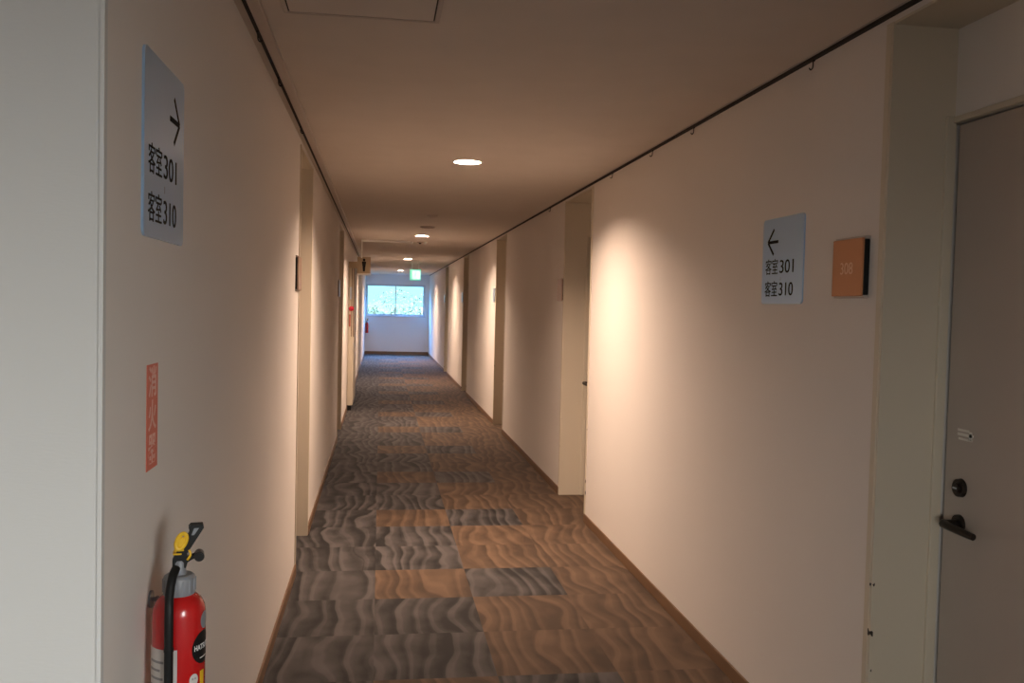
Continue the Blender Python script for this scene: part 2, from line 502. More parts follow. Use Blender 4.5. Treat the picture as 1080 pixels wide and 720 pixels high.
for a, b in NR:
    doorR.append(make_door(k, 'R', a, b)); k += 1
for a, b in NL:
    make_door(k, 'L', a, b); k += 1
# rubbed remains of a sticker on the nearest door
root, leaf = doorR[0]
xs = XR+DEP+0.0035; bm = B()
for (yy, zz, l, h) in ((2.345, -0.322, 0.05, 0.007), (2.335, -0.334, 0.07, 0.008), (2.335, -0.347, 0.06, 0.006), (2.313, -0.335, 0.012, 0.024)):
    add_box(bm, xs-0.0006, xs+0.0008, yy-l/2, yy+l/2, zz-h/2, zz+h/2)
o = obj('sticker_residue', bm, W['mark'], leaf); o['label'] = 'pale rubbed sticker remains'

# ------------------------------------------------------------------ picture rails along the ceiling
bm = B(); add_box(bm, XL+0.042, XL+0.078, YC+0.005, 26.9, ZC-0.016, ZC, bevel=0.002)
rl = obj('picture_rail', bm, W['rail'])
tag(rl, 'pale picture rail along the ceiling above the left wall with the exit-side extinguisher', 'rail')
rl['label'] = 'long picture rail on the ceiling beside the left wall'
bm = B(); add_box(bm, XL+0.028, XL+0.042, YC+0.005, 26.9, ZC-0.011, ZC)
obj('rail_slot', bm, W['gap'], rl)
bm = B(); add_box(bm, XR-0.016, XR-0.0005, 1.2, 26.9, ZC-0.013, ZC-0.004)
rr = obj('picture_rail', bm, W['gap'])
tag(rr, 'thin dark picture rail at the top of the right wall', 'rail')
bm = B(); add_box(bm, XR-0.02, XR-0.0005, 1.2, 26.9, ZC-0.004, ZC)
obj('rail_lip', bm, W['rail'], rr)

def hook_mesh():
    bm = B()
    add_tube(bm, [(0, 0, 0), (0, 0, -0.014), (0.002, 0, -0.028), (0.009, 0, -0.034), (0.014, 0, -0.028)], 0.0022, 8)
    add_box(bm, -0.004, 0.004, -0.006, 0.006, -0.006, 0.0)
    return bm
h0 = None
hl = [('nearest the corridor mouth', 1.62), ('second from the corridor mouth', 1.75), ('just past the arrow sign', 2.38), ('before the first lamp', 3.3), ('', 7.2)]
names_l = ['black rail hook above the left wall, nearest the pale corner',
           'black rail hook above the left wall, second from the pale corner',
           'black rail hook above the left wall, third from the pale corner',
           'black rail hook above the left wall, fourth from the pale corner',
           'black rail hook above the left wall, farthest down that wall']
names_r = ['black rail hook on the right wall, nearest the near door',
           'black rail hook on the right wall, second from the near door',
           'black rail hook on the right wall, third from the near door',
           'black rail hook on the right wall, just before the first door recess',
           'black rail hook on the right wall, beyond the first door recess']
for i, y in enumerate((1.70, 2.08, 3.02, 3.62, 4.6)):
    if h0 is None: h0 = o = obj('rail_hook', hook_mesh(), W['black'], None, True)
    else: o = h0.copy(); C.objects.link(o)
    o.location = (XL+0.035, y, ZC-0.010); tag(o, names_l[i], 'hook', 'hooks on the picture rails')
for i, y in enumerate((2.92, 4.1, 4.75, 5.6, 7.7)):
    o = h0.copy(); C.objects.link(o); o.rotation_euler = (0, 0, PI)
    o.location = (XR-0.008, y, ZC-0.012); tag(o, names_r[i], 'hook', 'hooks on the picture rails')

# ------------------------------------------------------------------ ceiling fittings
dl_labels = ['round recessed ceiling downlight nearest the camera', 'round recessed ceiling downlight, second down the corridor',
             'round recessed ceiling downlight, third down the corridor', 'round recessed ceiling downlight closest to the end window']
first = None
for i, y in enumerate(LAMPS):
    if first is None:
        t = thing('downlight', dl_labels[0], 'ceiling light', (LX, y, ZC), 0, 'corridor downlights')
        bm = B(); add_lathe(bm, [(0.079, 0.0), (0.079, -0.002), (0.084, -0.005), (0.092, -0.004), (0.095, 0.0)], 48)
        obj('trim_ring', bm, W['white'], t, True)
        bm = B(); add_lathe(bm, [(0.079, -0.001), (0.0765, 0.02), (0.071, 0.047)], 48)
        obj('reflector', bm, W['white'], t, True)
        bm = B(); add_lathe(bm, [(0.071, 0.0475), (0.03, 0.0465), (0.0, 0.046)], 48)
        obj('diffuser', bm, W['lamp'], t, True)
        bm = B(); add_lathe(bm, [(0.072, 0.05), (0.072, 0.12), (0.0, 0.12)], 32)
        obj('lamp_can', bm, W['alu'], t, True)
        first = t
    else:
        t = copy_tree(first, dl_labels[i]); t.location = (LX, y, ZC)

# access hatch
t = thing('ceiling_hatch', 'square ceiling access hatch with thin frame, above the corridor mouth', 'hatch', (-0.07, 2.60, ZC))
hw = 0.235
bm = B()
for (x0, x1, y0, y1) in ((-hw, hw, -hw, -hw+0.014), (-hw, hw, hw-0.014, hw), (-hw, -hw+0.014, -hw+0.014, hw-0.014), (hw-0.014, hw, -hw+0.014, hw-0.014)):
    add_box(bm, x0, x1, y0, y1, -0.005, 0.0, bevel=0.001)
obj('frame', bm, W['rail'], t)
bm = B(); add_box(bm, -hw+0.0145, hw-0.0145, -hw+0.0145, hw-0.0145, -0.0012, 0.0); obj('gasket', bm, W['gap'], t)
bm = B(); add_box(bm, -hw+0.019, hw-0.019, -hw+0.019, hw-0.019, -0.004, -0.0005, bevel=0.001); obj('panel', bm, W['ceil'], t)

t = thing('smoke_detector', 'pale round smoke detector on the ceiling between the first two downlights', 'smoke detector', (0.49, 8.89, ZC))
bm = B(); add_lathe(bm, [(0.052, 0.0), (0.052, -0.008), (0.046, -0.013)], 32); add_lathe(bm, [(0.046, -0.013), (0.0, -0.013)], 32); obj('base', bm, W['detector'], t, True)
bm = B(); add_lathe(bm, [(0.03, -0.013), (0.028, -0.022), (0.018, -0.026), (0.0, -0.027)], 32); obj('sensor_head', bm, W['detector'], t, True)
t = thing('ceiling_speaker', 'brownish round speaker grille on the ceiling before the second downlight', 'speaker', (0.511, 10.2, ZC))
bm = B(); add_lathe(bm, [(0.085, 0.0), (0.083, -0.010), (0.074, -0.014)], 40); obj('rim', bm, W['rail'], t, True)
bm = B(); add_lathe(bm, [(0.074, -0.012), (0.05, -0.015), (0.0, -0.016)], 40); obj('grille', bm, W['skirt'], t, True)
t = thing('emergency_light', 'small ceiling emergency light with two bulbs just past the second downlight', 'emergency light', (0.536, 12.7, ZC))
bm = B(); add_lathe(bm, [(0.045, 0.0), (0.045, -0.008), (0.035, -0.014), (0.0, -0.014)], 32); obj('base', bm, W['rail'], t, True)
bm = B(); add_lathe(bm, [(0.02, -0.014), (0.014, -0.03), (0.0, -0.033)], 24); obj('lens', bm, W['gap'], t, True)
for sx in (-0.115, 0.075):
    bm = B(); add_lathe(bm, [(0.022, 0.0), (0.020, -0.02), (0.012, -0.03), (0.0, -0.033)], 24, sx, 0)
    obj('bulb', bm, W['white'], t, True)

# white L-shaped track of the fire screen
bm = B()
add_box(bm, -0.255, 0.40, 12.62, 12.65, ZC-0.028, ZC, bevel=0.003)
add_box(bm, -0.275, -0.255, 12.62, 12.65, 0.62, ZC, bevel=0.003)
struct(obj('trim_2', bm, W['white']))

# ------------------------------------------------------------------ arrow signs
def rounded(w, h, r, n=6):
    pts = []
    for cx, cz, a0 in ((w/2-r, h/2-r, 0), (-w/2+r, h/2-r, PI/2), (-w/2+r, -h/2+r, PI), (w/2-r, -h/2+r, 3*PI/2)):
        for i in range(n+1):
            t = a0 + PI/2*i/n; pts.append((cx+r*math.cos(t), cz+r*math.sin(t)))
    return pts
def stroke(bm, p, q, w, y0, y1):
    p, q = Vector((p[0], p[1])), Vector((q[0], q[1])); d = (q-p).normalized(); nn = Vector((-d.y, d.x))*w/2
    add_prism(bm, [tuple(p-nn), tuple(q-nn), tuple(q+nn), tuple(p+nn)], y0, y1)
def arrow_sign(label, loc, rz, w, h, direction):
    """local x reads left to right, -y faces out of the wall"""
    t = thing('direction_sign', label, 'sign', loc, rz)
    bm = B(); add_prism(bm, rounded(w, h, 0.016), -0.005, 0.0)
    bmesh.ops.recalc_face_normals(bm, faces=bm.faces)
    obj('panel', bm, W['sign'], t)
    bm = B(); f = -0.0055; g = -0.0048
    d = direction
    tipx = -w/2+0.045 if d < 0 else w/2-0.045
    zc = h*0.225
    stroke(bm, (tipx, zc), (tipx-d*0.050, zc+0.047), 0.010, f, g)
    stroke(bm, (tipx, zc), (tipx-d*0.050, zc-0.047), 0.010, f, g)
    stroke(bm, (tipx, zc), (tipx-d*0.088, zc), 0.011, f, g)
    obj('arrow', bm, W['ink'], t)
    tx = -w/2+0.030
    for zt, s in ((-h*0.14, '301'), (-h*0.40, '310')):
        text_obj('lettering', '客室', 0.062, W['ink'], t, (tx, -0.0052, zt), width=0.106)
        text_obj('lettering', s, 0.068, W['ink'], t, (tx+0.122, -0.0052, zt-0.001), width=0.112)
    bm = B(); add_box(bm, -0.008, -0.006, f, g, -h*0.23, -h*0.19); obj('lettering', bm, W['ink2'], t)
    return t
arrow_sign('brushed metal sign with right-pointing arrow on the left wall', (XL, 1.92, 0.292), PI/2, 0.335, 0.352, 1)
arrow_sign('blue-grey metal sign with left-pointing arrow on the right wall', (XR, 3.115, 0.192), -PI/2, 0.335, 0.316, -1)

# ------------------------------------------------------------------ room plates
def plate(label, x, y, z, side, w=0.178, h=0.175, mat='copper', text=None, th=0.026):
    t = thing('room_plate', label, 'room sign', (x, y, z), PI/2 if side == 'L' else -PI/2, 'room number plates')
    bm = B(); add_box(bm, -w/2+0.004, w/2-0.002, -th+0.008, 0, -h/2+0.004, h/2-0.004, bevel=0.002); obj('backing', bm, W['black'], t)
    bm = B(); add_box(bm, -w/2, w/2-0.001, -th, -th+0.0075, -h/2, h/2, bevel=0.0015); obj('face_plate', bm, W[mat], t)
    for s_ in (-1, 1):
        bm = B(); add_box(bm, -w/2, w/2, -th+0.008, 0, s_*h/2+(-0.003 if s_ > 0 else -0.006), s_*h/2+(0.006 if s_ > 0 else 0.003), bevel=0.001)
        obj('end_cap', bm, W['rail'], t)
    if text: text_obj('number', text, 0.052, W['plate_text'], t, (-0.038, -th-0.0002, -0.020), width=0.074, depth=0.0004)
    return t
W['plate_dull'] = simple('dull_copper_plate', (0.45, 0.30, 0.22), 0.4, 0.3)
plate('orange copper room plate with number beside the nearest door', XR, 2.612, 0.145, 'R', text='308')
plate('dull copper room plate by the first recess along the right wall', XR, 7.16, 0.145, 'R', mat='plate_dull', th=0.018)
plate('pale room plate by the second recess along the right wall', XR, 11.46, 0.145, 'R', mat='plate_pale', th=0.015)
plate('pale room plate by the third recess along the right wall', XR, 15.97, 0.145, 'R', mat='plate_pale', th=0.015)
plate('pale room plate by the farthest recess along the right wall', XR, 20.42, 0.145, 'R', mat='plate_pale', th=0.015)
plate('dull copper room plate by the first recess along the left wall', XL-0.0005, 4.90, 0.148, 'L', mat='plate_dull', th=0.018)
plate('pale room plate by the second recess along the left wall', XL-0.0005, 9.72, 0.150, 'L', mat='plate_pale', th=0.015)

# ------------------------------------------------------------------ fire extinguisher label on the wall
t = thing('wall_sticker', 'tall narrow red sticker with vertical letters above the near extinguisher', 'sticker', (XL, 1.845, -0.232), PI/2)
bm = B(); add_box(bm, -0.042, 0.042, -0.0015, 0, -0.103, 0.103); obj('backing', bm, W['redtag'], t)
for i, ch in enumerate('消火器'):
    text_obj('lettering', ch, 0.064, W['tagtext'], t, (-0.031, -0.0016, 0.045-0.0655*i), width=0.060, depth=0.0003, bold=0.0008)

# ------------------------------------------------------------------ near fire extinguisher
def extinguisher(label, loc, rz, detail=True, scale=1.0):
    t = thing('fire_extinguisher', label, 'fire extinguisher', loc, rz)
    t.scale = (scale,)*3
    R = 0.0495; H = 0.335       # base at local z 0, shoulder top at H
    bm = B()
    prof = [(0.0, 0.0), (R-0.012, 0.0), (R-0.003, 0.004), (R, 0.014), (R, H-0.036), (R-0.002, H-0.024), (R-0.008, H-0.012), (R-0.018, H-0.003), (R-0.022, H), (0.0, H)]
    add_lathe(bm, prof, 48)
    cyl = obj('cylinder', bm, W['red'], t, True)
    bm = B(); add_lathe(bm, [(0.0, H-0.001), (0.029, H-0.001), (0.030, H+0.006), (0.030, H+0.030), (0.028, H+0.034), (0.024, H+0.037), (0.0, H+0.037)], 32)
    for i in range(14):
        a = 2*PI*i/14; add_box(bm, 0.0295*math.cos(a)-0.0016, 0.0295*math.cos(a)+0.0016, 0.0295*math.sin(a)-0.0016, 0.0295*math.sin(a)+0.0016, H+0.004, H+0.030)
    obj('cap', bm, W['grey'], t, True)
    bm = B(); add_lathe(bm, [(0.013, H+0.036), (0.012, H+0.060), (0.010, H+0.064), (0.0, H+0.064)], 24)
    obj('valve_neck', bm, W['grey'], t, True)
    # carrying lever: fixed lower grip and long upper lever rising to the right
    zb = H+0.050; K = 0.74
    bm = B(); add_prism(bm, [(-0.013, zb), (0.012, zb), (0.016, zb+K*0.02), (0.010, zb+K*0.05), (-0.004, zb+K*0.046), (-0.013, zb+K*0.02)], -0.009, 0.009)
    obj('valve_body', bm, W['black'], t)
    bm = B(); add_prism(bm, [(-0.004, zb+K*0.034), (0.010, zb+K*0.030), (0.044, zb+K*0.104), (0.042, zb+K*0.112), (0.020, zb+K*0.112), (0.016, zb+K*0.106), (0.018, zb+K*0.092)], -0.0115, 0.0115)
    lv = obj('lever', bm, W['black'], t)
    bm = B(); add_prism(bm, [(0.021, zb+K*0.086), (0.026, zb+K*0.086), (0.035, zb+K*0.104), (0.026, zb+K*0.104)], -0.0122, -0.0112)
    obj('lever_marking', bm, W['grey'], lv)
    bm = B(); add_tube(bm, [(0.008, 0, zb+K*0.012), (0.018, -0.004, zb+K*0.024), (0.030, -0.004, zb+K*0.030), (0.038, -0.003, zb+K*0.028)], 0.0055, 10)
    obj('carry_grip', bm, W['black'], t, True)
    bm = B(); add_cyl(bm, (0.036, -0.012, zb+K*0.028), (0.036, 0.012, zb+K*0.028), 0.0095, n=24)
    gg = obj('pressure_gauge', bm, W['bronze'], t, True)
    bm = B(); add_cyl(bm, (0.036, -0.0135, zb+K*0.028), (0.036, -0.012, zb+K*0.028), 0.0075, n=24); obj('dial', bm, W['black'], gg, True)
    # yellow safety pin and ties
    bm = B()
    ring = [(0.003+0.0085*math.cos(a)+0.004*math.sin(a), -0.016, zb+K*0.073+K*0.020*math.sin(a)) for a in [2*PI*i/18 for i in range(18)]]
    ring.append(ring[0])
    add_tube(bm, ring, 0.0042, 8, 2)
    add_box(bm, -0.004, 0.010, -0.0185, -0.0125, zb+K*0.058, zb+K*0.084, bevel=0.002)
    obj('safety_pin', bm, W['yellow'], t, True)
    bm = B(); add_box(bm, -0.010, 0.008, -0.014, 0.012, zb+K*0.046, zb+K*0.0505, bevel=0.001); add_box(bm, -0.012, 0.004, -0.0125, 0.012, zb+K*0.036, zb+K*0.0405, bevel=0.001)
    add_tube(bm, [(0.017, -0.012, zb+K*0.048), (0.020, -0.013, zb+K*0.036), (0.014, -0.013, zb+K*0.022)], 0.0022, 8)
    obj('yellow_tie', bm, W['yellow'], t, True)
    # hose
    bm = B(); add_tube(bm, [(-0.006, -0.014, H+0.052), (-0.012, -0.030, H+0.040), (-0.017, -0.046, H+0.012), (-0.0175, -0.0585, H-0.030), (-0.0175, -0.0590, 0.18), (-0.0175, -0.0590, 0.09)], 0.0082, 16, 8)
    hs = obj('hose', bm, W['black'], t, True)
    bm = B(); add_cyl(bm, (-0.0175, -0.0590, 0.092), (-0.0175, -0.0590, 0.05), 0.010, 0.012, 20)
    obj('nozzle', bm, W['black'], hs, True)
    bm = B(); add_cyl(bm, (-0.0175, -0.059, 0.243), (-0.0175, -0.059, 0.249), 0.0092, n=20); obj('hose_band', bm, W['black'], hs, True)
    if not detail: return t
    # labels wrapped round the cylinder
    def wrap(name, a0, a1, z0, z1, mat, inside=None, rr=R+0.0004, n=20, parent=cyl):
        bm = B(); cols = []
        for i in range(n+1):
            a = a0+(a1-a0)*i/n
            cols.append([bm.verts.new((q*math.sin(a), -q*math.cos(a), z)) for q, z in ((rr, z0), (rr, z1), (rr-0.0006, z1), (rr-0.0006, z0))])
        for c1, c2 in zip(cols, cols[1:]):
            for q in range(4): bm.faces.new((c1[q], c2[q], c2[(q+1) % 4], c1[(q+1) % 4]))
        bm.faces.new(cols[0]); bm.faces.new(list(reversed(cols[-1])))
        return obj(name, bm, mat, parent, True)
    D = math.radians
    lab = wrap('instruction_label', D(-95), D(-3), 0.06, 0.240, W['paper'])
    for i in range(9):
        wrap('label_print', D(-80+random.uniform(0, 8)), D(-36+random.uniform(-8, 4)), 0.085+0.016*i, 0.0895+0.016*i, W['textgrey'], rr=R+0.0007, n=10, parent=lab)
    def disc(name, ac, zc, rad, mat, rr, parent, vr=None):
        vr = vr or rad
        bm = B(); c = bm.verts.new((rr*math.sin(ac), -rr*math.cos(ac), zc)); prev = None
        for kk in range(1, 7):
            f = kk/6; ring = []
            for i in range(28):
                q = 2*PI*i/28; a = ac+f*rad*math.cos(q)/R; ring.append(bm.verts.new((rr*math.sin(a), -rr*math.cos(a), zc+f*vr*math.sin(q))))
            for i in range(28):
                if prev is None: bm.faces.new((c, ring[i], ring[(i+1) % 28]))
                else: bm.faces.new((prev[i], ring[i], ring[(i+1) % 28], prev[(i+1) % 28]))
            prev = ring
        return obj(name, bm, mat, parent, True)
    bd = disc('round_badge', D(62), 0.234, 0.029, W['black'], R+0.0006, cyl, 0.032)
    def wrap_text(s, a0, z, size, mat, parent, width):
        o = text_obj('badge_lettering', s, size, mat, parent, (0, 0, 0), width=width, depth=0.0001, rot=(0, 0, 0), bold=0.0002)
        for v in o.data.vertices:
            a = a0 + v.co.x/R; r_ = R+0.0010+v.co.z
            v.co = Vector((r_*math.sin(a), -r_*math.cos(a), z+v.co.y))
        return o
    wrap_text('HATSUTA', D(62)-0.024/R, 0.231, 0.0145, W['white'], bd, 0.048)
    wrap('badge_line', D(62)-0.010/R, D(62)+0.012/R, 0.2135, 0.2150, W['white'], rr=R+0.001, n=6, parent=bd)
    disc('grey_seal', D(68), 0.285, 0.014, W['grey'], R+0.0006, cyl, 0.017)
    wb = disc('white_seal', D(34), 0.176, 0.0095, W['paper'], R+0.0006, cyl, 0.012)
    for s in (-1, 1): disc('seal_print', D(34)+s*0.0028/R, 0.1785, 0.0016, W['textgrey'], R+0.0009, wb, 0.002)
    wrap('yellow_flash', D(52), D(66), 0.150, 0.188, W['yellow'], n=6)
    # wall hook that carries it
    bm = B(); add_cyl(bm, (0, 0, 0), (0, 0.004, 0), 0.013, n=24); add_cyl(bm, (0, -0.012, 0), (0, 0.0, 0), 0.005, n=16)
    return t
# axis rz turns local -y towards the camera
EX, EY = -0.3755, 1.80
RZ = math.atan2(0.209, 1.0)
ez = -0.532 + (-0.0) - 0.372
ext = extinguisher('red fire extinguisher with black hose hanging on the near left wall', (EX, EY, ez), RZ)
hk = thing('wall_hook', 'grey round wall hook behind the near fire extinguisher', 'hook', (XL, 1.845, -0.595), PI/2)
bm = B(); add_cyl(bm, (0, 0, 0), (0, -0.004, 0), 0.017, n=28); obj('hook_plate', bm, W['grey'], hk, True)
bm = B(); add_cyl(bm, (0, -0.004, 0), (0, -0.014, 0), 0.004, n=14); add_cyl(bm, (0, -0.014, 0.0), (0, -0.014, 0.006), 0.004, 0.003, n=14); obj('hook_pin', bm, W['grey'], hk, True)
# ------------------------------------------------------------------ far objects on the left
# hydrant cabinet with alarm lamp
t = thing('hydrant_cabinet', 'tall cream fire hydrant cabinet with red alarm lamp on the left wall', 'cabinet', (XL+0.0015, 12.72, ZF))
bm = B(); add_box(bm, 0.0, 0.080, 0.0, 1.30, 0.07, 2.06, bevel=0.006); obj('body', bm, W['steel'], t)
bm = B(); add_box(bm, 0.0, 0.060, 0.01, 1.29, 0.0, 0.072); obj('plinth', bm, W['black'], t)
bm = B(); add_box(bm, 0.0795, 0.083, 0.06, 1.24, 1.02, 1.98, bevel=0.001); dr = obj('door', bm, W['door'], t)
for xa, xb in ((0.043, 0.053), (0.068, 0.0795)):
    bm = B(); add_box(bm, xa, xb, -0.003, 0.001, 1.03, 2.02); obj('dark_channel', bm, W['skirt'], t)
bm = B(); add_lathe(bm, [(0.0, 0.035), (0.018, 0.030), (0.032, 0.016), (0.036, 0.0), (0.0, 0.0)], 28)
bmesh.ops.rotate(bm, verts=bm.verts, cent=(0, 0, 0), matrix=Matrix.Rotation(PI/2, 3, 'X')); bmesh.ops.translate(bm, verts=bm.verts, vec=(0.042, -0.001, 1.42))
obj('alarm_lamp', bm, W['alarm'], t, True)
bm = B(); add_box(bm, 0.014, 0.034, -0.004, 0.001, 1.17, 1.34, bevel=0.001); obj('red_label', bm, W['reddark'], t)
bm = B(); add_box(bm, 0.020, 0.042, -0.006, 0.001, 1.55, 1.72, bevel=0.001); obj('notice_plate', bm, W['plate_pale'], t)

# toilet sign hanging out from the wall
t = thing('toilet_sign', 'projecting beige restroom sign with black standing figure on the left', 'sign', (-0.232, 12.69, 0.39))
bm = B(); add_box(bm, -0.09, 0.09, -0.012, 0.012, 0.02, 0.25, bevel=0.003); obj('sign_box', bm, W['toilet'], t)
bm = B(); add_box(bm, -0.095, 0.095, -0.014, 0.014, -0.004, 0.022, bevel=0.003); obj('lower_edge', bm, W['white'], t)
bm = B(); add_cyl(bm, (0, -0.0125, 0.208), (0, -0.0135, 0.208), 0.018, n=20)
add_prism(bm, [(-0.030, 0.178), (-0.022, 0.188), (0.022, 0.188), (0.030, 0.178), (0.020, 0.120), (0.014, 0.05), (-0.014, 0.05), (-0.020, 0.120)], -0.0135, -0.0121)
obj('pictogram', bm, W['ink'], t)
bm = B(); add_box(bm, XL+0.232, -0.09, -0.008, 0.008, 0.09, 0.18, bevel=0.002); obj('bracket', bm, W['toilet'], t)

# exit sign
t = thing('exit_sign', 'green and white lit exit sign hanging from the ceiling', 'exit sign', (0.735, 19.5, 0.52))
bm = B(); add_box(bm, -0.115, 0.115, -0.03, 0.03, 0.0, 0.225, bevel=0.006); obj('housing', bm, W['exit'], t)
bm = B(); add_box(bm, -0.065, 0.10, -0.032, -0.0295, 0.028, 0.20); fc = obj('lit_panel', bm, W['exitw'], t)
bm = B()
add_cyl(bm, (0.01, -0.0325, 0.172), (0.01, -0.034, 0.172), 0.014, n=16)
stroke(bm, (0.008, 0.16), (-0.008, 0.105), 0.022, -0.034, -0.0322)
stroke(bm, (-0.008, 0.105), (-0.04, 0.075), 0.014, -0.034, -0.0322); stroke(bm, (-0.006, 0.107), (0.022, 0.085), 0.014, -0.034, -0.0322)
stroke(bm, (0.022, 0.085), (0.018, 0.045), 0.012, -0.034, -0.0322); stroke(bm, (0.006, 0.15), (0.04, 0.125), 0.010, -0.034, -0.0322)
obj('running_figure', bm, W['exit'], fc)
for s_ in (-0.07, 0.07):
    bm = B(); add_cyl(bm, (s_, 0, 0.224), (s_, 0, ZC-0.52), 0.008, n=14); obj('hanger', bm, W['white'], t, True)

# far extinguisher, hung by the end wall
extinguisher('small red fire extinguisher hanging beside the end wall', (-0.372, 26.70, -0.87), 0.0, detail=False, scale=0.92)
o = thing('wall_hook', 'grey wall hook behind the far fire extinguisher', 'hook', (XL, 26.70, -0.60), PI/2)
bm = B(); add_cyl(bm, (0, 0, 0), (0, -0.004, 0), 0.017, n=20); obj('hook_plate', bm, W['grey'], o, True)
bm = B(); add_cyl(bm, (0, -0.004, 0), (0, -0.020, 0), 0.004, n=12); obj('hook_pin', bm, W['grey'], o, True)

# ------------------------------------------------------------------ windows
def window(idx, x0, x1, z0, z1, yw, sgn, place=None):
    root = sempty('window_%d' % idx)
    if place: root.location = place[0]; root.rotation_euler = (0, 0, place[1])
    y0, y1 = yw+sgn*0.02, yw+sgn*0.12
    ya, yb = min(y0, y1), max(y0, y1)
    f = 0.03; bm = B()
    add_box(bm, x0, x1, ya, yb, z0, z0+f, bevel=0.003); add_box(bm, x0, x1, ya, yb, z1-f, z1, bevel=0.003)
    add_box(bm, x0, x0+f, ya, yb, z0+f, z1-f, bevel=0.003); add_box(bm, x1-f, x1, ya, yb, z0+f, z1-f, bevel=0.003)
    obj('window_frame', bm, W['alu'], root)
    mid = (x0+x1)/2
    for i, (a, b) in enumerate(((x0+f, mid+0.015), (mid-0.015, x1-f))):
        yy = yw+sgn*(0.055 if i == 0 else 0.085); s = 0.026; bm = B()
        add_box(bm, a, b, yy-0.012, yy+0.012, z0+f, z0+f+s); add_box(bm, a, b, yy-0.012, yy+0.012, z1-f-s, z1-f)
        add_box(bm, a, a+s, yy-0.012, yy+0.012, z0+f+s, z1-f-s); add_box(bm, b-s, b, yy-0.012, yy+0.012, z0+f+s, z1-f-s)
        sh = obj('sash', bm, W['alu'], root)
        bm = B(); add_box(bm, a+s-0.002, b-s+0.002, yy-0.002, yy+0.002, z0+f+s-0.002, z1-f-s+0.002); obj('pane', bm, W['glass'], sh)
    bm = B(); add_box(bm, x0-0.02, x1+0.02, min(yw-sgn*0.02, yw+sgn*0.02), max(yw-sgn*0.02, yw+sgn*0.02), z0-0.022, z0+0.001, bevel=0.003)
    obj('window_sill', bm, W['alu'], root)
window(1, WX0, WX1, WZ0, WZ1, YE, 1)
window(2, BX0, BX1, BZ0, BZ1, -5.0, -1)  # unseen rear window, added to let soft daylight in behind the camera
window(3, -(SY1-SY0)/2, (SY1-SY0)/2, SZ0, SZ1, 0.0, 1, ((XR, (SY0+SY1)/2, 0), -PI/2))  # unseen window added in the right wall to light the left wall

# ------------------------------------------------------------------ outside: sloping ground and trees behind the end window
GZ = -8.5
bm = B()
nx, ny = 30, 24; gv = []
for j in range(ny+1):
    row = []
    for i in range(nx+1):
        xx = -40+80*i/nx; yy = YE+0.6+60*j/ny
        zz = GZ + max(0, (yy-36))*0.16 + 0.35*math.sin(xx*0.5+yy*0.3)*min(1, j/4)
        row.append(bm.verts.new((xx, yy, zz)))
    gv.append(row)
for j in range(ny):
    for i in range(nx): bm.faces.new((gv[j][i], gv[j][i+1], gv[j+1][i+1], gv[j+1][i]))
hl_ = obj('hillside_ground', bm, W['hedge'], None, True); struct(hl_)

def ground_z(xx, yy): return GZ + max(0, (yy-36))*0.16
def tree(label, x, y, ztop, rx, mat, n):
    gz = ground_z(x, y)-0.4
    t = thing('leafy_tree', label, 'tree', (x, y, gz), 0, 'trees beyond the end window')
    h = ztop-gz; bm = B()
    add_tube(bm, [(0, 0, 0), (0.1, 0.05, h*0.35), (-0.05, 0, h*0.7), (0, 0, h*0.92)], lambda q: 0.20*(1-q)+0.03, 10)
    for q in range(7):
        a = q*2.4; zz = h*(0.4+0.07*q)
        add_tube(bm, [(0, 0, zz), (math.cos(a)*rx*0.4, math.sin(a)*rx*0.4, zz+h*0.08), (math.cos(a)*rx*0.8, math.sin(a)*rx*0.8, zz+h*0.13)], lambda q_: 0.07*(1-q_)+0.012, 8)
    obj('trunk', bm, W['bark'], t, True)
    bm = B(); rnd = random.Random(int(x*100+y*7))
    blobs = [(rnd.uniform(-0.6, 0.6)*rx, rnd.uniform(-0.6, 0.6)*rx, h*rnd.uniform(0.52, 0.9), rx*rnd.uniform(0.35, 0.6)) for _ in range(14)]
    blobs.append((0, 0, h-rx*0.4, rx*0.4))
    for _ in range(n):
        bx, by, bz, br = rnd.choice(blobs)
        d = Vector((rnd.gauss(0, 1), rnd.gauss(0, 1), rnd.gauss(0, 1))).normalized()*br*rnd.uniform(0.7, 1.0)
        c = Vector((bx, by, bz))+d
        u = Vector((rnd.gauss(0, 1), rnd.gauss(0, 1), rnd.gauss(0, 1))).normalized(); v = u.orthogonal().normalized()
        s = rnd.uniform(0.05, 0.10)
        bm.faces.new([bm.verts.new(c+u*s), bm.verts.new(c+v*s*0.55), bm.verts.new(c-u*s), bm.verts.new(c-v*s*0.55)])
    o = obj('foliage', bm, mat, t)
tree('loose pale tree at the left of the end window', -0.3, 33.5, -0.12, 1.4, W['leaf1'], 7000)
tree('bushy tree in the middle of the end window view', 0.9, 37.6, 0.02, 1.8, W['leaf1'], 7000)
tree('darker bluish tree at the right of the end window', 2.0, 43.0, 0.50, 2.3, W['leaf2'], 8000)

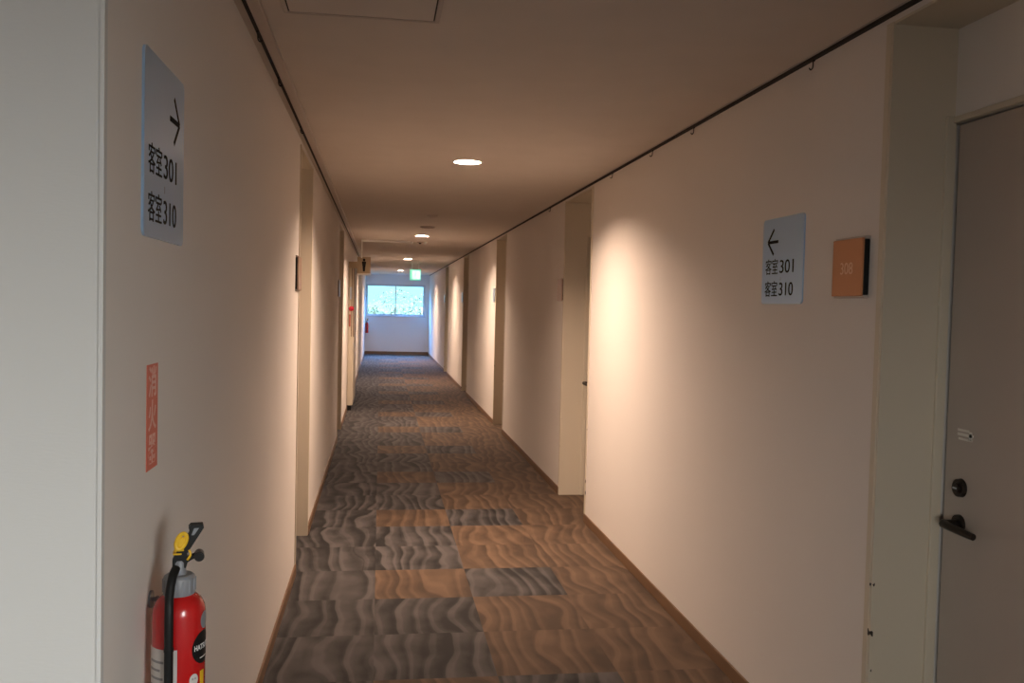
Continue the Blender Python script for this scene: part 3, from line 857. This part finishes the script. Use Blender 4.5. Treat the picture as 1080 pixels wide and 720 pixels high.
# ------------------------------------------------------------------ daylight
wd = bpy.data.worlds.new('daylight'); bpy.context.scene.world = wd; wd.use_nodes = True
nt = wd.node_tree; bg = nt.nodes['Background']
tc = N(nt, 'ShaderNodeTexCoord'); sp = N(nt, 'ShaderNodeSeparateXYZ'); nt.links.new(tc.outputs['Generated'], sp.inputs[0])
def wmix(f, a, b_):
    n = N(nt, 'ShaderNodeMix', data_type='RGBA'); nt.links.new(f, n.inputs[0])
    for k_, q in ((6, a), (7, b_)):
        if isinstance(q, tuple): n.inputs[k_].default_value = q + (1,)
        else: nt.links.new(q, n.inputs[k_])
    return n.outputs[2]
mr = N(nt, 'ShaderNodeMapRange'); mr.inputs[1].default_value = -0.15; mr.inputs[2].default_value = 0.15
nt.links.new(sp.outputs[1], mr.inputs[0])
mz = N(nt, 'ShaderNodeMapRange'); mz.inputs[1].default_value = 0.06; mz.inputs[2].default_value = 0.7
nt.links.new(sp.outputs[2], mz.inputs[0])
blue = wmix(mz.outputs[0], (0.72, 1.6, 1.9), (11.0, 30.0, 72.0))      # overcast: brighter overhead than at the horizon
neutral = wmix(mz.outputs[0], (26.0, 23.8, 22.8), (36.0, 33.6, 32.6))
mg = N(nt, 'ShaderNodeMapRange'); mg.inputs[1].default_value = -0.06; mg.inputs[2].default_value = 0.04
nt.links.new(sp.outputs[2], mg.inputs[0])
neutral = wmix(mg.outputs[0], (4.0, 3.3, 2.8), neutral)             # darker ground below the horizon
nt.links.new(wmix(mr.outputs[0], neutral, blue), bg.inputs['Color']); bg.inputs['Strength'].default_value = 1.0

def portal(x0, x1, z0, z1, y, facing):
    l = bpy.data.lights.new('window_portal', 'AREA'); l.shape = 'RECTANGLE'; l.size = x1-x0; l.size_y = z1-z0
    l.cycles.is_portal = True
    o = bpy.data.objects.new('window_portal', l); C.objects.link(o); o.location = ((x0+x1)/2, y, (z0+z1)/2)
    o.rotation_euler = (-PI/2, 0, 0) if facing < 0 else (PI/2, 0, 0)
portal(WX0, WX1, WZ0, WZ1, YE+0.16, -1)      # light travels towards -y
portal(BX0, BX1, BZ0, BZ1, -5.16, 1)  # for the added rear window
l = bpy.data.lights.new('window_portal', 'AREA'); l.shape = 'RECTANGLE'; l.size = SY1-SY0; l.size_y = SZ1-SZ0; l.cycles.is_portal = True  # for the added side window
o = bpy.data.objects.new('window_portal', l); C.objects.link(o); o.location = (XR+0.17, (SY0+SY1)/2, (SZ0+SZ1)/2); o.rotation_euler = (PI/2, 0, PI/2)

# ------------------------------------------------------------------ camera
F = 950.0
fw = Vector((401-540, -(320-360), -F)).normalized()
up = -Vector((20-540, -20755.0, -F)).normalized(); up = (up - fw*up.dot(fw)).normalized()
rt = fw.cross(up)
Rm = Matrix((rt, fw, up)).to_4x4()
cd = bpy.data.cameras.new('camera'); cd.sensor_width = 36.0; cd.lens = F/1080*36; cd.clip_start = 0.02; cd.clip_end = 300
cam = bpy.data.objects.new('camera', cd); C.objects.link(cam); cam.matrix_world = Rm
sc = bpy.context.scene
sc.camera = cam
sc.view_settings.view_transform = 'Standard'; sc.view_settings.look = 'None'
sc.view_settings.gamma = 1.0; sc.view_settings.use_curve_mapping = False
sc.view_settings.exposure = 0.0
sc.cycles.max_bounces = 12; sc.cycles.diffuse_bounces = 8; sc.cycles.transparent_max_bounces = 12
sc.cycles.sample_clamp_indirect = 6.0
sc.cycles.use_denoising = True
